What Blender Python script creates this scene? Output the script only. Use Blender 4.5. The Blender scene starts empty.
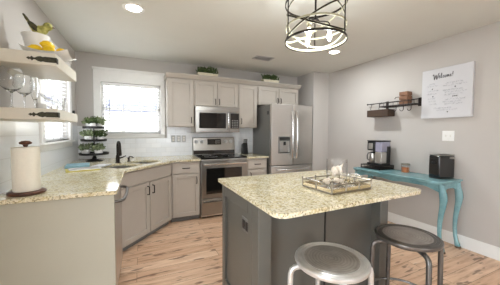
import bpy, bmesh, math, random
from mathutils import Vector, Matrix
random.seed(7)
scene = bpy.context.scene
col = scene.collection
PI = math.pi

# ------------------------------------------------------------------ camera
def make_camera():
    yaw, pitch, roll, h, f = 0.4281046, 0.0439498, 0.0036301, 1.30801, 239.54
    fwd = Vector((math.sin(yaw)*math.cos(pitch), math.cos(yaw)*math.cos(pitch), -math.sin(pitch)))
    right = Vector((math.cos(yaw), -math.sin(yaw), 0))
    up = right.cross(fwd)
    r = right*math.cos(roll) + up*math.sin(roll)
    u = -right*math.sin(roll) + up*math.cos(roll)
    cd = bpy.data.cameras.new('camera'); cd.sensor_width = 36; cd.lens = f/500*36
    cd.clip_start = .02
    co = bpy.data.objects.new('camera', cd); col.objects.link(co)
    m = Matrix((r, u, -fwd)).transposed().to_4x4(); m.translation = (0, 0, h)
    co.matrix_world = m
    scene.camera = co
make_camera()

# ------------------------------------------------------------------ world, exposure
W = bpy.data.worlds.new('sky'); scene.world = W; W.use_nodes = True
bg = W.node_tree.nodes['Background']
bg.inputs[0].default_value = (.93, .985, 1.05, 1); bg.inputs[1].default_value = 5.6
vs = scene.view_settings
vs.view_transform = 'Standard'; vs.look = 'None'; vs.gamma = 1; vs.use_curve_mapping = False
vs.exposure = 0.72
CAN_W = 11.0      # each ceiling downlight
BULB_W = 3.4      # each chandelier bulb

# ------------------------------------------------------------------ materials
def lin(c):
    return tuple(((v/255)/12.92 if v/255 <= .04045 else ((v/255+.055)/1.055)**2.4) for v in c)
class NT:
    def __init__(s, name):
        s.m = bpy.data.materials.new(name); s.m.use_nodes = True
        s.t = s.m.node_tree; s.b = s.t.nodes['Principled BSDF']
    def n(s, kind, **kw):
        nd = s.t.nodes.new(kind)
        for k, v in kw.items(): setattr(nd, k, v)
        return nd
    def l(s, a, b): s.t.links.new(a, b)
    def coords(s, scale=(1, 1, 1), rot=(0, 0, 0), src='Object'):
        tc = s.n('ShaderNodeTexCoord'); mp = s.n('ShaderNodeMapping')
        mp.inputs['Scale'].default_value = scale; mp.inputs['Rotation'].default_value = rot
        s.l(tc.outputs[src], mp.inputs[0]); return mp.outputs[0]
    def noise(s, vec, scale, detail=3, rough=.55):
        nd = s.n('ShaderNodeTexNoise'); nd.inputs['Scale'].default_value = scale
        nd.inputs['Detail'].default_value = detail; nd.inputs['Roughness'].default_value = rough
        s.l(vec, nd.inputs['Vector']); return nd.outputs['Fac']
    def ramp(s, fac, stops):
        r = s.n('ShaderNodeValToRGB'); e = r.color_ramp.elements
        while len(e) > 1: e.remove(e[-1])
        e[0].position = stops[0][0]; e[0].color = (*stops[0][1], 1)
        for p, c in stops[1:]:
            q = e.new(p); q.color = (*c, 1)
        s.l(fac, r.inputs[0]); return r.outputs[0]
    def mix(s, fac, a, b, mode='MIX'):
        nd = s.n('ShaderNodeMix', data_type='RGBA', blend_type=mode)
        for sock, v in ((nd.inputs[0], fac), (nd.inputs[6], a), (nd.inputs[7], b)):
            if isinstance(v, (int, float)): sock.default_value = v
            elif isinstance(v, tuple): sock.default_value = (*v, 1)
            else: s.l(v, sock)
        return nd.outputs[2]
    def bump(s, h, strength=.2, dist=.01):
        nd = s.n('ShaderNodeBump'); nd.inputs['Strength'].default_value = strength
        nd.inputs['Distance'].default_value = dist
        s.l(h, nd.inputs['Height']); s.l(nd.outputs[0], s.b.inputs['Normal'])
def mat(name, c, rough=.5, metal=0, var=.06, vscale=18, bump=0, spec=.5, coat=0, stretch=(1, 1, 1)):
    """plain surface with a faint procedural mottling"""
    k = NT(name); c = lin(c)
    v = k.coords(stretch); f = k.noise(v, vscale)
    d = tuple(x*(1-var) for x in c); u = tuple(min(1, x*(1+var)) for x in c)
    k.l(k.ramp(f, [(.3, d), (.7, u)]), k.b.inputs['Base Color'])
    k.b.inputs['Roughness'].default_value = rough; k.b.inputs['Metallic'].default_value = metal
    k.b.inputs['Specular IOR Level'].default_value = spec
    if coat: k.b.inputs['Coat Weight'].default_value = coat; k.b.inputs['Coat Roughness'].default_value = .08
    if bump: k.bump(f, bump, .002)
    return k.m
def glass_mat(name, tint=(1, 1, 1), refl=.12, edge=.35):
    """thin clear glass: lets the view through, reflects more at grazing angles"""
    k = NT(name); t = k.t
    tr = k.n('ShaderNodeBsdfTransparent'); tr.inputs[0].default_value = (*tint, 1)
    gl = k.n('ShaderNodeBsdfGlossy'); gl.inputs['Roughness'].default_value = .03
    lw = k.n('ShaderNodeLayerWeight'); lw.inputs[0].default_value = edge
    mr = k.n('ShaderNodeMapRange'); mr.inputs['To Min'].default_value = refl*.35; mr.inputs['To Max'].default_value = min(1, refl*5)
    k.l(lw.outputs['Facing'], mr.inputs[0])
    mx = k.n('ShaderNodeMixShader'); k.l(mr.outputs[0], mx.inputs[0]); k.l(tr.outputs[0], mx.inputs[1]); k.l(gl.outputs[0], mx.inputs[2])
    k.l(mx.outputs[0], t.nodes['Material Output'].inputs[0]); return k.m
def emit_mat(name, c, strength):
    k = NT(name); k.b.inputs['Base Color'].default_value = (*c, 1)
    k.b.inputs['Emission Color'].default_value = (*c, 1); k.b.inputs['Emission Strength'].default_value = strength
    return k.m

M = {}
M['wall'] = mat('wall_paint', (192, 187, 182), .8, var=.015, vscale=3)
M['ceiling'] = mat('ceiling_paint', (222, 222, 216), .9, var=.012, vscale=3)
M['white'] = mat('white_trim_paint', (236, 235, 232), .4, var=.015)
M['shelfpaint'] = mat('cream_white_paint', (212, 207, 192), .45, var=.03)
M['cab'] = mat('greige_cabinet_paint', (184, 176, 166), .42, var=.02, vscale=8)
M['endpanel'] = mat('pale_sage_panel_paint', (184, 182, 166), .5, var=.02, vscale=4)
M['bronze'] = mat('oil_rubbed_bronze', (42, 36, 32), .38, .7, var=.2)
M['iron'] = mat('aged_iron', (62, 60, 46), .6, .4, var=.35, vscale=60, bump=.3)
M['black'] = mat('black_plastic', (24, 24, 25), .35, var=.15)
M['blackglass'] = mat('black_glass', (12, 13, 14), .06, var=.1, spec=.8)
M['chrome'] = mat('chrome', (225, 225, 225), .12, 1, var=.02)
M['steel'] = mat('brushed_stainless', (210, 206, 201), .32, 1, var=.05, vscale=6, stretch=(1, 1, 40))
M['steelh'] = mat('brushed_stainless_horizontal', (160, 157, 152), .3, 1, var=.05, vscale=6, stretch=(1, 1, 60))
M['sinksteel'] = mat('satin_sink_steel', (205, 203, 200), .3, 1, var=.08)
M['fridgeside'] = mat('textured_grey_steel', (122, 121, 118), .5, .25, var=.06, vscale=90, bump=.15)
M['island'] = mat('charcoal_island_paint', (92, 91, 85), .33, var=.04, vscale=6)
M['glass'] = glass_mat('clear_glass', refl=.10)
k_ = NT('crystal'); k_.b.inputs['Transmission Weight'].default_value = 1; k_.b.inputs['Roughness'].default_value = .0; k_.b.inputs['IOR'].default_value = 1.5; k_.b.inputs['Base Color'].default_value = (.96, .97, .97, 1)
M['crystal'] = k_.m
M['pane'] = glass_mat('window_glass', refl=.05)
M['amber'] = mat('amber_wax', (196, 112, 40), .35, var=.12)
M['silverpaint'] = mat('silver_metal_stool', (212, 212, 210), .32, .6, var=.10, vscale=14)
M['gunmetal'] = mat('gunmetal_stool', (112, 109, 106), .34, .75, var=.22, vscale=9)
M['seatworn'] = mat('worn_brown_grey_metal', (156, 148, 140), .35, .5, var=.25, vscale=7, stretch=(1, 5, 1))
def spun(name, c1, c2, metal):
    k = NT(name); v = k.coords(); w = k.n('ShaderNodeTexWave', wave_type='RINGS', rings_direction='Z')
    w.inputs['Scale'].default_value = 20; w.inputs['Distortion'].default_value = 2.2; w.inputs['Detail'].default_value = 3; w.inputs['Detail Scale'].default_value = 2
    k.l(v, w.inputs['Vector']); f = k.noise(v, 5, 4)
    c = k.mix(.78, k.ramp(w.outputs['Fac'], [(0, lin(c1)), (1, lin(c2))]), k.ramp(f, [(.3, lin(c1)), (.7, lin(c2))]))
    k.l(c, k.b.inputs['Base Color']); k.b.inputs['Metallic'].default_value = metal; k.b.inputs['Roughness'].default_value = .33; return k.m
M['spunsilver'] = spun('spun_silver', (118, 114, 108), (204, 201, 196), .6)
M['spunworn'] = spun('spun_worn_metal', (112, 104, 98), (186, 178, 170), .55)
M['paper'] = mat('paper_towel', (238, 234, 220), .95, var=.02, vscale=80, bump=.3)
M['ceramic'] = mat('white_glazed_ceramic', (238, 236, 234), .15, var=.02, coat=.5)
M['lemon'] = mat('lemon_skin', (244, 205, 22), .4, var=.08, vscale=90, bump=.35)
M['canvas'] = mat('white_canvas', (206, 206, 209), .8, var=.01, vscale=200, bump=.1)
M['ink'] = mat('charcoal_ink', (104, 104, 108), .8, var=.1)
M['greytext'] = mat('pale_grey_ink', (186, 186, 192), .8, var=.1)
M['pot'] = mat('cream_planter', (222, 214, 190), .6, var=.06)
M['greyplate'] = mat('grey_plastic', (186, 186, 186), .4, var=.03)
M['darkwire'] = mat('dark_wire', (48, 40, 38), .5, .5, var=.2)
M['lamp'] = emit_mat('lamp_lens', (1, .95, .86), 14)
M['bulb'] = emit_mat('glowing_bulb', (1, .93, .8), 6)
M['blue'] = mat('pale_blue_cloth', (140, 176, 190), .9, var=.12, vscale=40)
M['yellowpaper'] = mat('yellow_magazine', (200, 186, 84), .5, var=.12, vscale=25)
M['shell'] = mat('pale_seashell', (226, 212, 194), .5, var=.1, vscale=30, bump=.4)
M['mirror'] = mat('mirror_silver', (215, 212, 205), .08, 1, var=.02)
M['champagne'] = mat('champagne_metal', (216, 200, 168), .25, .85, var=.08, vscale=20)
M['traymetal'] = mat('antique_silver_metal', (158, 150, 136), .3, .9, var=.15, vscale=30)
M['blind'] = mat('white_blind', (242, 242, 242), .5, var=.01)
M['reservoir'] = mat('lilac_grey_reservoir', (158, 156, 176), .15, var=.06, spec=.7)
M['cream_siding'] = mat('cream_siding', (226, 220, 205), .8, var=.04)
M['patio'] = mat('pale_concrete', (190, 186, 176), .9, var=.08, vscale=2)
M['roofing'] = mat('blue_grey_shingles', (70, 76, 104), .9, var=.1, vscale=30)
M['bandwood'] = mat('whitewashed_band', (160, 156, 132), .6, .1, var=.18, vscale=25)
M['ventwhite'] = mat('vent_metal', (225, 222, 214), .5, var=.03)

def wood_mat(name, c1, c2, rough=.5, scale=(2, 30, 30), bump=.15):
    k = NT(name); v = k.coords(scale)
    f = k.noise(v, 3, 5, .6)
    k.l(k.ramp(f, [(.3, lin(c1)), (.7, lin(c2))]), k.b.inputs['Base Color'])
    k.b.inputs['Roughness'].default_value = rough; k.bump(f, bump, .003); return k.m
M['walnut'] = wood_mat('dark_walnut', (58, 32, 22), (110, 66, 44), .4)
M['crate'] = wood_mat('brown_crate_wood', (96, 66, 48), (158, 116, 88), .7, (20, 3, 30))
M['wicker'] = wood_mat('dark_wicker', (38, 28, 22), (84, 64, 50), .8, (40, 40, 60), .6)

def granite(name, base, light, dark, gold):
    k = NT(name); v = k.coords()
    big = k.noise(v, 6, 4, .6)
    c = k.ramp(big, [(.3, lin(gold)), (.5, lin(base)), (.7, lin(light))])
    vo = k.n('ShaderNodeTexVoronoi'); vo.inputs['Scale'].default_value = 105; k.l(v, vo.inputs['Vector'])
    sep = k.n('ShaderNodeSeparateColor'); k.l(vo.outputs['Color'], sep.inputs[0])
    c = k.mix(.55, c, k.ramp(sep.outputs[0], [(0, lin(dark)), (.12, lin(dark)), (.2, lin(gold)), (.5, lin(base)), (.75, lin(light)), (1, lin(light))]))
    s = k.noise(v, 75, 4, .65)
    m = k.ramp(s, [(.58, (0, 0, 0)), (.66, (1, 1, 1))])
    mk = k.n('ShaderNodeRGBToBW'); k.l(m, mk.inputs[0])
    c = k.mix(mk.outputs[0], c, lin(dark))
    k.l(c, k.b.inputs['Base Color']); k.b.inputs['Roughness'].default_value = .1
    k.b.inputs['Specular IOR Level'].default_value = .55
    return k.m
M['granite'] = granite('speckled_granite', (216, 206, 172), (238, 232, 212), (116, 102, 74), (194, 176, 124))

def floor_mat():
    k = NT('oak_plank_floor'); v = k.coords()
    br = k.n('ShaderNodeTexBrick'); br.offset = .37; br.offset_frequency = 2
    br.inputs['Scale'].default_value = 1; br.inputs['Brick Width'].default_value = 1.25; br.inputs['Row Height'].default_value = .15
    br.inputs['Mortar Size'].default_value = .0016; br.inputs['Mortar Smooth'].default_value = .1; br.inputs['Bias'].default_value = 0
    br.inputs['Color1'].default_value = (0, 0, 0, 1); br.inputs['Color2'].default_value = (1, 1, 1, 1); br.inputs['Mortar'].default_value = (.5, .5, .5, 1)
    k.l(v, br.inputs['Vector'])
    # offset grain per plank
    add = k.n('ShaderNodeVectorMath', operation='MULTIPLY_ADD'); k.l(br.outputs['Color'], add.inputs[0])
    add.inputs[1].default_value = (7.3, 3.1, 5); k.l(v, add.inputs[2])
    mp = k.n('ShaderNodeMapping'); mp.inputs['Scale'].default_value = (1.3, 13, 1); k.l(add.outputs[0], mp.inputs[0])
    g = k.noise(mp.outputs[0], 2.2, 6, .6)
    grain = k.ramp(g, [(.25, lin((170, 128, 100))), (.42, lin((222, 188, 160))), (.6, lin((238, 208, 182))), (.8, lin((248, 230, 212)))])
    tone = k.ramp(br.outputs['Color'], [(0, lin((238, 226, 216))), (.5, lin((248, 242, 236))), (1, lin((255, 253, 250)))])
    c = k.mix(1, grain, tone, 'MULTIPLY')
    mk = k.n('ShaderNodeMapping'); mk.inputs['Scale'].default_value = (3.0, 12, 1); k.l(add.outputs[0], mk.inputs[0])
    kn = k.noise(mk.outputs[0], 1.7, 2, .5)
    kf = k.ramp(kn, [(.61, (0, 0, 0)), (.68, (1, 1, 1))]); kb = k.n('ShaderNodeRGBToBW'); k.l(kf, kb.inputs[0])
    kb2 = k.n('ShaderNodeMath', operation='MULTIPLY'); kb2.inputs[1].default_value = .75; k.l(kb.outputs[0], kb2.inputs[0])
    c = k.mix(kb2.outputs[0], c, lin((104, 68, 48)))
    c = k.mix(br.outputs['Fac'], c, lin((128, 92, 70)))
    k.l(c, k.b.inputs['Base Color']); k.b.inputs['Roughness'].default_value = .42
    return k.m
M['floor'] = floor_mat()

def tile_mat(name, rot):
    k = NT(name); v = k.coords(rot=rot)
    br = k.n('ShaderNodeTexBrick'); br.inputs['Scale'].default_value = 1
    br.inputs['Brick Width'].default_value = .15; br.inputs['Row Height'].default_value = .075; br.inputs['Mortar Size'].default_value = .0022
    br.inputs['Color1'].default_value = (*lin((226, 228, 230)), 1); br.inputs['Color2'].default_value = (*lin((234, 235, 236)), 1)
    br.inputs['Mortar'].default_value = (*lin((218, 218, 217)), 1)
    k.l(v, br.inputs['Vector']); k.l(br.outputs['Color'], k.b.inputs['Base Color'])
    inv = k.n('ShaderNodeMath', operation='SUBTRACT'); inv.inputs[0].default_value = 1; k.l(br.outputs['Fac'], inv.inputs[1])
    k.bump(inv.outputs[0], .3, .002); k.b.inputs['Roughness'].default_value = .18; return k.m
M['tile_back'] = tile_mat('white_subway_tile', (PI/2, 0, 0))
M['tile_left'] = tile_mat('white_subway_tile_side', (PI/2, 0, PI/2))

def teal():
    k = NT('distressed_teal_paint'); v = k.coords()
    a = k.noise(v, 5, 4, .6); b = k.noise(v, 42, 4, .7)
    c = k.ramp(a, [(.3, lin((98, 146, 153))), (.7, lin((142, 182, 188)))])
    e = k.ramp(b, [(.62, (0, 0, 0)), (.72, (1, 1, 1))]); bw = k.n('ShaderNodeRGBToBW'); k.l(e, bw.inputs[0])
    c = k.mix(bw.outputs[0], c, lin((72, 112, 116)))
    k.l(c, k.b.inputs['Base Color']); k.b.inputs['Roughness'].default_value = .24; return k.m
M['teal'] = teal()
M['footwood'] = wood_mat('worn_foot_wood', (70, 52, 40), (120, 92, 70), .6)
def leaf(name, c1, c2):
    k = NT(name); v = k.coords(); f = k.noise(v, 35, 2)
    k.l(k.ramp(f, [(.35, lin(c1)), (.65, lin(c2))]), k.b.inputs['Base Color']); k.b.inputs['Roughness'].default_value = .6; return k.m
M['leaf'] = leaf('dark_green_leaf', (44, 62, 30), (92, 112, 58))
M['leafpale'] = leaf('pale_green_leaf', (92, 108, 72), (164, 174, 136))
M['birdcol'] = leaf('yellow_green_feathers', (140, 138, 62), (202, 196, 116))
M['wing'] = leaf('dark_olive_feathers', (44, 40, 24), (84, 78, 44))

# ------------------------------------------------------------------ mesh builder
class MB:
    def __init__(s, o=(0, 0, 0)):
        s.v = []; s.f = []; s.o = Vector(o)
    def add(s, vs, fs):
        n = len(s.v); s.v += [Vector(p) - s.o for p in vs]; s.f += [tuple(i+n for i in f) for f in fs]; return s
    def box(s, x0, x1, y0, y1, z0, z1, m=None):
        x0, x1 = sorted((x0, x1)); y0, y1 = sorted((y0, y1)); z0, z1 = sorted((z0, z1))
        vs = [Vector(p) for p in ((x0, y0, z0), (x1, y0, z0), (x1, y1, z0), (x0, y1, z0), (x0, y0, z1), (x1, y0, z1), (x1, y1, z1), (x0, y1, z1))]
        if m is not None: vs = [m @ p for p in vs]
        return s.add(vs, [(0, 3, 2, 1), (4, 5, 6, 7), (0, 1, 5, 4), (1, 2, 6, 5), (2, 3, 7, 6), (3, 0, 4, 7)])
    def lathe(s, prof, c=(0, 0, 0), n=24, m=None, closed=False):
        """prof: (r, z) list from bottom to top; poles where r == 0"""
        c = Vector(c); vs = []; rows = []
        for r, z in prof:
            if r < 1e-6: rows.append([len(vs)]); vs.append(Vector((0, 0, z)))
            else:
                rows.append(list(range(len(vs), len(vs)+n)))
                vs += [Vector((r*math.cos(2*PI*i/n), r*math.sin(2*PI*i/n), z)) for i in range(n)]
        if closed: rows.append(rows[0])
        fs = []
        for a, b in zip(rows[:-1], rows[1:]):
            for i in range(n):
                j = (i+1) % n
                if len(a) == 1 and len(b) == 1: break
                if len(a) == 1: fs.append((a[0], b[j], b[i]))
                elif len(b) == 1: fs.append((a[i], a[j], b[0]))
                else: fs.append((a[i], a[j], b[j], b[i]))
        if not closed:
            if len(rows[0]) > 1: fs.append(tuple(reversed(rows[0])))
            if len(rows[-1]) > 1: fs.append(tuple(rows[-1]))
        vs = [(m @ p if m is not None else p) + c for p in vs]
        return s.add(vs, fs)
    def cyl(s, a, b, r, n=16, r2=None):
        return s.tube([a, b], [r, r if r2 is None else r2], n)
    def tube(s, pts, r, n=10, closed=False, flat=None):
        """round (or flat: (w, t) with flat normal given by side) tube along points"""
        P = [Vector(p) for p in pts]; k = len(P)
        R = r if isinstance(r, (list, tuple)) else [r]*k
        vs = []; up = None
        for i, p in enumerate(P):
            if closed: t = P[(i+1) % k] - P[i-1]
            else: t = P[min(i+1, k-1)] - P[max(i-1, 0)]
            t.normalize()
            if up is None:
                up = Vector((0, 0, 1)) if abs(t.z) < .9 else Vector((1, 0, 0))
            up = (up - t*up.dot(t)).normalized(); sd = t.cross(up)
            for j in range(n):
                a = 2*PI*j/n; vs.append(p + (up*math.cos(a) + sd*math.sin(a))*R[i])
        fs = []
        for i in range(k if closed else k-1):
            a, b = i*n, ((i+1) % k)*n
            for j in range(n):
                q = (j+1) % n; fs.append((a+j, a+q, b+q, b+j))
        if not closed: fs += [tuple(reversed(range(n))), tuple(range((k-1)*n, k*n))]
        return s.add(vs, fs)
    def strip(s, pts, normals, w, t, closed=False):
        """flat band: w along the across-direction, t along the normal"""
        P = [Vector(p) for p in pts]; N = [Vector(q).normalized() for q in normals]; k = len(P); vs = []
        for i, p in enumerate(P):
            tg = (P[(i+1) % k]-P[i-1]) if closed else (P[min(i+1, k-1)]-P[max(i-1, 0)])
            tg.normalize(); ac = tg.cross(N[i]).normalized()
            for a, b in ((-1, -1), (1, -1), (1, 1), (-1, 1)): vs.append(p + ac*a*w/2 + N[i]*b*t/2)
        fs = []
        for i in range(k if closed else k-1):
            a, b = 4*i, 4*((i+1) % k)
            for j in range(4): q = (j+1) % 4; fs.append((a+j, a+q, b+q, b+j))
        if not closed: fs += [(3, 2, 1, 0), (4*k-4, 4*k-3, 4*k-2, 4*k-1)]
        return s.add(vs, fs)
    def prism(s, poly, axis, a, b):
        """polygon in the two other axes (in xyz order) extruded along axis from a to b"""
        def P(q, w):
            l = list(q); l.insert(axis, w); return l
        n = len(poly); vs = [P(q, a) for q in poly] + [P(q, b) for q in poly]
        fs = [tuple(reversed(range(n))), tuple(range(n, 2*n))] + [(i, (i+1) % n, n+(i+1) % n, n+i) for i in range(n)]
        return s.add(vs, fs)
    def ball(s, c, r, n=14, sc=(1, 1, 1), m=None):
        prof = [(0, -1)] + [(math.sin(PI*i/8), -math.cos(PI*i/8)) for i in range(1, 8)] + [(0, 1)]
        mm = Matrix.Diagonal((r*sc[0], r*sc[1], r*sc[2])).to_4x4()
        if m is not None: mm = m.to_4x4() @ mm
        return s.lathe(prof, c, n, mm)
    def leaves(s, c, ext, n, size, rng=random):
        for _ in range(n):
            p = Vector(c) + Vector((rng.uniform(-1, 1)*ext[0], rng.uniform(-1, 1)*ext[1], rng.uniform(0, 1)**1.3*ext[2]))
            d = Vector((rng.uniform(-1, 1), rng.uniform(-1, 1), rng.uniform(-.1, 1))).normalized()
            w = d.cross(Vector((rng.uniform(-1, 1), rng.uniform(-1, 1), rng.uniform(-1, 1)))).normalized()
            nn = d.cross(w); L = size*rng.uniform(.7, 1.3); b = L*.28
            a0 = p; a1 = p+d*L*.5+w*b+nn*b*.3; a2 = p+d*L; a3 = p+d*L*.5-w*b+nn*b*.3; mid = p+d*L*.5-nn*b*.15
            s.add([a0, a1, a2, a3, mid], [(0, 1, 4), (1, 2, 4), (2, 3, 4), (3, 0, 4)])
        return s
    def build(s, name, m, parent=None, bevel=0, seg=2, smooth=40, loc=None):
        me = bpy.data.meshes.new(name); me.from_pydata([tuple(p) for p in s.v], [], s.f)
        bm = bmesh.new(); bm.from_mesh(me); bmesh.ops.recalc_face_normals(bm, faces=bm.faces); bm.to_mesh(me); bm.free()
        for p in me.polygons: p.use_smooth = True
        me.set_sharp_from_angle(angle=math.radians(smooth))
        me.materials.append(M[m] if isinstance(m, str) else m)
        o = bpy.data.objects.new(name, me); col.objects.link(o)
        if parent is not None: o.parent = parent
        else: o.location = s.o
        if bevel:
            bv = o.modifiers.new('edge', 'BEVEL'); bv.width = bevel; bv.segments = seg; bv.limit_method = 'ANGLE'; bv.angle_limit = math.radians(50)
        return o
def tag(o, label, cat, group=None):
    o['label'] = label; o['category'] = cat
    if group: o['group'] = group
    return o
def thing(name, label, cat, loc=(0, 0, 0), rz=0, group=None):
    o = bpy.data.objects.new(name, None); col.objects.link(o); o.empty_display_size = .1
    o.location = loc; o.rotation_euler = (0, 0, rz); return tag(o, label, cat, group)
def struct(o): o['kind'] = 'structure'; return o
def dup(root, loc, label, rz=None, group=None):
    r = root.copy(); col.objects.link(r); r.location = loc; r['label'] = label
    if rz is not None: r.rotation_euler = (0, 0, rz)
    if group: r['group'] = group
    for ch in list(root.children):
        c = ch.copy(); col.objects.link(c); c.parent = r
        for g in ch.children:
            d = g.copy(); col.objects.link(d); d.parent = c
    return r
def slab(name, outline, holes, z0, z1, m, bevel=.006, origin=(0, 0, 0)):
    cu = bpy.data.curves.new(name, 'CURVE'); cu.dimensions = '2D'; cu.fill_mode = 'BOTH'; cu.extrude = (z1-z0)/2
    for poly in [outline]+holes:
        sp = cu.splines.new('POLY'); sp.points.add(len(poly)-1); sp.use_cyclic_u = True
        for p, q in zip(sp.points, poly): p.co = (q[0]-origin[0], q[1]-origin[1], 0, 1)
    tmp = bpy.data.objects.new('tmp', cu); col.objects.link(tmp)
    dg = bpy.context.evaluated_depsgraph_get(); me = bpy.data.meshes.new_from_object(tmp.evaluated_get(dg))
    bpy.data.objects.remove(tmp); me.name = name
    bm = bmesh.new(); bm.from_mesh(me); bmesh.ops.remove_doubles(bm, verts=bm.verts, dist=1e-5)
    bmesh.ops.recalc_face_normals(bm, faces=bm.faces); bm.to_mesh(me); bm.free()
    me.materials.clear(); me.materials.append(M[m])
    for p in me.polygons: p.use_smooth = True
    me.set_sharp_from_angle(angle=math.radians(40))
    o = bpy.data.objects.new(name, me); col.objects.link(o); o.location = (origin[0], origin[1], (z0+z1)/2)
    bv = o.modifiers.new('edge', 'BEVEL'); bv.width = bevel; bv.segments = 3; bv.limit_method = 'ANGLE'; bv.angle_limit = math.radians(50)
    return o
def round_poly(pts, rads, n=6):
    out = []; k = len(pts)
    for i in range(k):
        p = Vector(pts[i]); r = rads[i]
        if r <= 0: out.append(tuple(p)); continue
        a = (Vector(pts[i-1])-p).normalized(); b = (Vector(pts[(i+1) % k])-p).normalized()
        s, e = p+a*r, p+b*r
        for j in range(n+1):
            t = j/n; q = s*(1-t)**2+p*2*t*(1-t)+e*t*t; out.append(tuple(q))
    return out

# ------------------------------------------------------------------ room shell
XL, XR, YB, H, Y0, AX, AY = -.824, 3.329, 4.144, 2.44, -3.6, 2.962, 3.63
struct(MB((1.2, .3, 0)).box(XL-.1, XR+.1, Y0, YB+.1, -.06, 0).build('floor', 'floor'))
struct(MB((1.2, .3, H)).box(XL-.1, XR+.1, Y0, YB+.1, H, H+.08).build('ceiling', 'ceiling'))
struct(MB((XR, 0, 0)).box(XR, XR+.1, Y0, AY+.1, 0, H).build('wall_right', 'wall'))
struct(MB((1.2, Y0, 0)).box(XL-.1, .5, Y0-.1, Y0, 0, H).box(2.0, XR+.1, Y0-.1, Y0, 0, H).box(.5, 2.0, Y0-.1, Y0, 2.1, H).build('wall_rear', 'wall'))   # unseen wall; its opening is added to let in fill light from behind
struct(MB((AX, AY, 0)).prism([(AX, AY), (XR, AY), (XR, YB), (AX, YB)], 2, 0, H).build('wall_alcove', 'wall'))
WX0, WX1, WZ0, WZ1 = -.525, .295, 1.275, 2.04          # window opening in the back wall
b = MB((0, YB, 0))
b.box(XL-.1, WX0, YB, YB+.12, 0, H).box(WX1, AX, YB, YB+.12, 0, H).box(WX0, WX1, YB, YB+.12, 0, WZ0).box(WX0, WX1, YB, YB+.12, WZ1, H)
wall_back = struct(b.build('wall_back', 'wall'))
LY0, LY1, LZ0, LZ1 = 2.80, 3.68, 1.20, 2.0             # window opening in the left wall
b = MB((XL, 2, 0))
b.box(XL-.12, XL, Y0, -.8, 0, H).box(XL-.12, XL, -.8, .5, 2.1, H).box(XL-.12, XL, .5, LY0, 0, H).box(XL-.12, XL, LY1, YB, 0, H).box(XL-.12, XL, LY0, LY1, 0, LZ0).box(XL-.12, XL, LY0, LY1, LZ1, H)  # tall opening behind the camera is added for fill light from the left
wall_left = struct(b.build('wall_left', 'wall'))
t_ = .008
MB((0, YB, 0)).box(XL, WX0-.1, YB-t_, YB-.0005, .91, 1.385).box(WX0-.1, WX1+.1, YB-t_, YB-.0005, .91, 1.205).box(WX1+.1, 1.94, YB-t_, YB-.0005, .91, 1.385).build('backsplash', 'tile_back', wall_back)
MB((XL, 2, 0)).box(XL+.0005, XL+t_, 1.62, LY0-.1, .91, 1.378).box(XL+.0005, XL+t_, LY0-.1, LY1+.1, .91, 1.12).box(XL+.0005, XL+t_, LY1+.1, YB-t_, .91, 1.385).build('backsplash', 'tile_left', wall_left)
# baseboards
def base_profile(t=.016, h=.135): return [(0, 0), (t, 0), (t, h-.03), (t*.55, h-.012), (t*.4, h), (0, h)]
struct(MB((XR, 1, 0)).prism([(XR-a, z) for a, z in base_profile()], 1, Y0, AY).build('baseboard_right', 'white'))
struct(MB((3.1, AY, 0)).prism([(AY-a, z) for a, z in base_profile()], 0, AX, XR-.016).build('baseboard_alcove', 'white'))

# windows
def window_back():
    o = Vector(((WX0+WX1)/2, YB, WZ0)); w = MB(o)
    w.box(WX0-.09, WX0, YB-.022, YB, WZ0-.02, WZ1).box(WX1, WX1+.068, YB-.022, YB, WZ0-.02, WZ1)
    w.box(WX0-.09, WX1+.068, YB-.022, YB, WZ1, WZ1+.17).box(WX0-.1, WX1+.07, YB-.034, YB, WZ1+.17, WZ1+.205)
    r = struct(w.build('window_1', 'white', bevel=.003))
    MB(o).box(WX0-.1, WX1+.068, YB-.05, YB+.03, WZ0-.022, WZ0).box(WX0-.09, WX1+.06, YB-.02, YB, WZ0-.062, WZ0-.022).build('window_sill', 'white', r, bevel=.004)
    f = MB(o); y0, y1 = YB+.055, YB+.10
    f.box(WX0, WX0+.035, y0, y1, WZ0, WZ1).box(WX1-.035, WX1, y0, y1, WZ0, WZ1).box(WX0, WX1, y0, y1, WZ0, WZ0+.04).box(WX0, WX1, y0, y1, WZ1-.035, WZ1)
    zm = (WZ0+WZ1)/2; f.box(WX0, WX1, y0, y1, zm-.018, zm+.018)
    for q in (1/3, 2/3):
        x = WX0+(WX1-WX0)*q; f.box(x-.007, x+.007, y0+.012, y1-.012, WZ0, WZ1)
    for z in ((WZ0+zm)/2, (WZ1+zm)/2): f.box(WX0, WX1, y0+.012, y1-.012, z-.007, z+.007)
    f.build('window_frame', 'white', r)
    MB(o).box(WX0+.03, WX1-.03, YB+.076, YB+.079, WZ0+.03, WZ1-.03).build('window_pane', 'pane', r)
window_back()
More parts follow.
